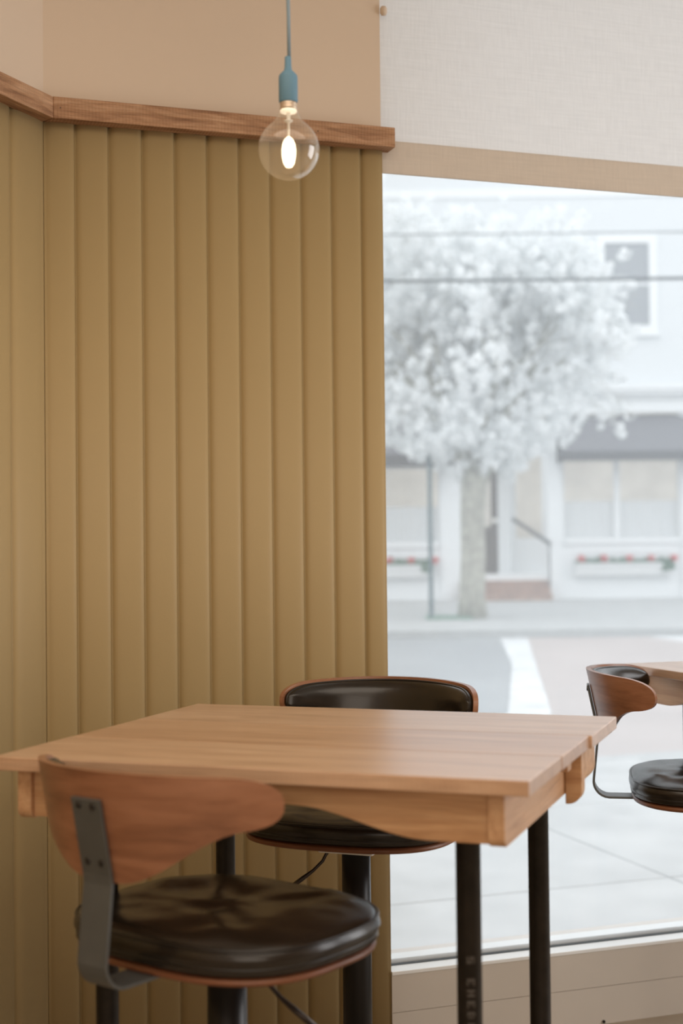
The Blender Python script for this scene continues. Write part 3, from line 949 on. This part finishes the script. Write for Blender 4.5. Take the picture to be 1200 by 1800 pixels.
# ground floor carcass (behind the shop fronts), lower panels, pilasters
bm = boxes((-8, X(802), 0.9, 1.1, 0, Z(728) - GZ), (X(955), 18, 1.6, 1.8, 0, Z(728) - GZ), (X(795), X(960), 1.7, 1.9, 0, Z(728) - GZ),
           (-8, 18, 0.0, 1.7, Z(740) - GZ, Z(728) - GZ))
bpart('shop_interior_wall', bm, M['shopinside'])
def shop(u0, u1, vtop, vbot, muntins, left=True):
    fr = boxes(B(u0 - 6, u0, vtop - 10, vbot + 8, -0.03, 0.1), B(u1, u1 + 6, vtop - 10, vbot + 8, -0.03, 0.1),
               B(u0, u1, vbot, vbot + 10, -0.06, 0.12), B(u0, u1, vtop - 10, vtop, -0.03, 0.1))
    for q in muntins:
        box(fr, *B(q - 5, q + 5, vtop, vbot, -0.01, 0.05))
    w_ = bpart('shop_window', fr, M['whitetrim'])
    bpart('pane', boxes(B(u0, u1, vtop, vbot, 0.02, 0.028)), M['shopglass'], w_)
    # gathered cafe curtain on the lower half
    bm = bmesh.new(); n = 160; lo, hi = [], []
    for i in range(n + 1):
        x = X(u0) + (X(u1) - X(u0)) * i / n
        y = 0.14 + 0.025 * sin(i * 1.3) + 0.012 * sin(i * 0.47)
        lo.append(bm.verts.new((x, y, Z(vbot) - GZ))); hi.append(bm.verts.new((x, y, Z(vtop + (vbot - vtop) * 0.52) - GZ)))
    for i in range(n): bm.faces.new((lo[i], lo[i + 1], hi[i + 1], hi[i]))
    bpart('curtain', bm, M['curtain'], w_, smooth=True)
shop(560, 764, 822, 951, [660])
shop(985, 1186, 812, 947, [1078])
shop(1212, 1400, 812, 947, [1306])
# framed panels below the windows
def lower_panel(u0, u1, v0, v1):
    bm = boxes(B(u0, u1, v0, 1056, 0.0, 0.3))
    e = 20
    for b_ in (B(u0 + e, u1 - e, v0 + 18, v0 + 22, -0.02, 0.0), B(u0 + e, u1 - e, v1 - 22, v1 - 18, -0.02, 0.0),
               B(u0 + e, u0 + e + 4, v0 + 22, v1 - 22, -0.02, 0.0), B(u1 - e - 4, u1 - e, v0 + 22, v1 - 22, -0.02, 0.0)):
        box(bm, *b_)
    box(bm, *B(u0, u1, 1036, 1056, -0.03, 0.0))
    bpart('lower_panel', bm, M['whitetrim'])
lower_panel(540, 770, 955, 1040); lower_panel(980, 1190, 951, 1040); lower_panel(1206, 1420, 951, 1040)
for u0, u1 in ((768, 802), (955, 980), (1190, 1207), (520, 548), (1406, 1432)):
    bm = boxes(B(u0, u1, 728, 1056, -0.07, 0.3), B(u0 - 2, u1 + 2, 1036, 1056, -0.1, 0.0), B(u0 - 2, u1 + 2, 728, 742, -0.1, 0.0))
    bpart('pilaster', bm, M['whitetrim'])
# plain shop wall further along, outside the view
bpart('side_wall', boxes((X(1432), 18, 0.0, 0.3, 0, Z(728) - GZ)), M['siding'])
bpart('side_wall', boxes((-8, X(520), 0.0, 0.3, 0, Z(728) - GZ)), M['siding'])
# recessed entrance
bm = boxes(B(802, 955, 728, 800, 0.2, 0.3), B(796, 812, 800, 1012, 1.10, 1.3), B(878, 902, 790, 1012, 1.08, 1.3), B(800, 905, 785, 812, 1.08, 1.3),
           B(800, 960, 1010, 1020, -0.02, 1.3))
bpart('door_surround', bm, M['whitetrim'])
dr = bpart('entrance_door', boxes(B(812, 826, 812, 1010, 1.14, 1.2), B(866, 880, 812, 1010, 1.14, 1.2), B(826, 866, 812, 825, 1.14, 1.2), B(826, 866, 925, 1010, 1.14, 1.2)), M['darkdoor'])
bpart('pane', boxes(B(826, 866, 825, 925, 1.16, 1.175)), M['shopglass'], dr)
bm = bmesh.new(); lathe(bm, [(0, -0.07), (0.05, -0.05), (0.07, 0), (0.05, 0.05), (0, 0.07)], X(872), 1.1, 12)
for v in bm.verts: v.co.z += Z(914) - GZ
bpart('door_knob', bm, M['ceramic'], dr, smooth=True)
# slanting glazed side of the recess
bm = bmesh.new()
def slant(u0, u1, v0, v1, th=0.06, off=0.0):
    xa, xb = X(900), X(957)
    def pt(u, v):
        t = (u - 900) / 57
        return (X(u), 1.15 * (1 - t) + off, Z(v) - GZ)
    prism(bm, [pt(u0, v1), pt(u1, v1), pt(u1, v0), pt(u0, v0)], (0.02, th, 0))
for a in ((900, 909, 745, 1018), (948, 957, 745, 1018), (909, 948, 790, 802), (909, 948, 946, 1018), (909, 948, 745, 752)): slant(*a)
bpart('side_light', bm, M['whitetrim'])
bm = bmesh.new(); slant(909, 948, 802, 946, 0.01, 0.03); bpart('pane', bm, M['darkpane'] if False else M['shopglass'])
# steps
stp = bmesh.new()
for k, (v0, v1, y0) in enumerate(((1020, 1031, -0.25), (1031, 1042, -0.55), (1042, 1053.5, -0.85))):
    zz0, zz1 = Z(v1) - GZ, Z(v0) - GZ
    if k == 2: zz0 = 0.0
    x = X(800)
    while x < X(954) - 0.01:
        x1 = min(x + 0.21, X(954)); box(stp, x + 0.006, x1 - 0.006, y0, 1.3, zz0 + 0.003, zz1 - 0.003); x += 0.21
bpart('brick_steps', stp, M['brick'])
# awnings (sloping canvas, side gores, valance)
def awning(u0, u1, vt, vm, vb, proj):
    xa, xb = X(u0), X(u1); zt, zm, zb = Z(vt) - GZ, Z(vm) - GZ, Z(vb) - GZ
    bm = bmesh.new()
    prism(bm, [(xa, -0.05, zt), (xa, -proj, zm), (xa, -proj, zm - 0.02), (xa, -0.05, zt - 0.02)], (xb - xa, 0, 0))
    a = bpart('awning', bm, M['awning'])
    bm = bmesh.new()
    for xx in (xa, xb - 0.02):
        prism(bm, [(xx, -0.05, zt), (xx, -proj, zm), (xx, -proj, zb), (xx, -0.05, zb)], (0.02, 0, 0))
    box(bm, xa, xb, -proj - 0.015, -proj, zb, zm)
    bpart('valance', bm, M['awningdark'], a)
awning(973, 1200, 731, 798, 815, 0.75)
awning(545, 790, 726, 800, 822, 0.75)
awning(1212, 1425, 731, 798, 815, 0.75)
# handrail by the steps
hr = bmesh.new()
tube(hr, [(X(895), Y + 0.05, Z(912)), (X(955), Y - 0.5, Z(957))], 0.045, 8)
tube(hr, [(X(953), Y - 0.48, Z(955)), (X(953), Y - 0.48, Z(1036))], 0.02, 8)
tag(obj('handrail', hr, M['awningdark']), 'dark sloping handrail beside the entrance steps', 'handrail')
# flower boxes, each with its planting
def flower_box(u0, u1, label):
    fb = thing('flower_box', label, 'flower box', (X((u0 + u1) / 2), Y - 0.0, Z(1013)), 0, 'window flower boxes')
    hw = (X(u1) - X(u0)) / 2
    bm = bmesh.new()
    prism(bm, [(-hw, -0.24, 0.27), (-hw, -0.03, 0.27), (-hw, -0.03, 0.0), (-hw, -0.19, 0.0)], (2 * hw, 0, 0))
    box(bm, -hw - 0.02, hw + 0.02, -0.26, -0.03, 0.24, 0.285)
    obj('planter', bm, M['box'], fb)
    r = random.Random(int(u0))
    bm = bmesh.new()
    for k in range(260):
        x, y, z = r.uniform(-hw, hw), r.uniform(-0.26, -0.06), 0.29 + abs(r.gauss(0, 0.045))
        if r.random() < 0.12: z -= r.uniform(0.02, 0.2); x = hw - r.uniform(0, 0.25); y = -0.27
        s = r.uniform(0.025, 0.05); a = r.uniform(0, 6.28)
        vv = [bm.verts.new((x + s * cos(a + q), y + s * 0.5 * sin(a * 3 + q), z + s * sin(a + q))) for q in (0, 1.57, 3.14, 4.71)]
        bm.faces.new(vv)
    f = obj('foliage', bm, M['leaf'], fb); f['kind'] = 'stuff'
    n = 5
    for k in range(n):
        bm = bmesh.new()
        cx = -hw * 0.86 + 2 * hw * 0.93 * k / (n - 1) + r.uniform(-0.05, 0.05)
        bmesh.ops.create_icosphere(bm, subdivisions=3, radius=0.085, matrix=Matrix.Translation((cx, -0.2, 0.37)))
        for v in bm.verts:
            c = Vector((cx, -0.2, 0.37)); d = v.co - c
            v.co = c + d * (1 + 0.7 * noise.noise(v.co * 22)) * (1.0 if d.z > 0 else 0.8)
        obj('flower', bm, M['redflower'], fb)
flower_box(1002, 1172, 'white flower box with red blooms under the right shop window')
flower_box(590, 752, 'white flower box with red blooms left of the street post')

# overhead cables, spanning well past the view
def cable(y, z, r, sag, label):
    bm = bmesh.new()
    tube(bm, [(-14 + 1.0 * i, y, z + sag * ((i - 17) / 17) ** 2) for i in range(35)], r, 6)
    tag(obj('overhead_cable', bm, M['cable']), label, 'cable', 'overhead cables')
cable(20.2, 4.90, 0.024, 0.15, 'thick dark overhead cable crossing in front of the upper window')
cable(20.6, 5.65, 0.010, 0.18, 'thin upper overhead cable above the upper window')
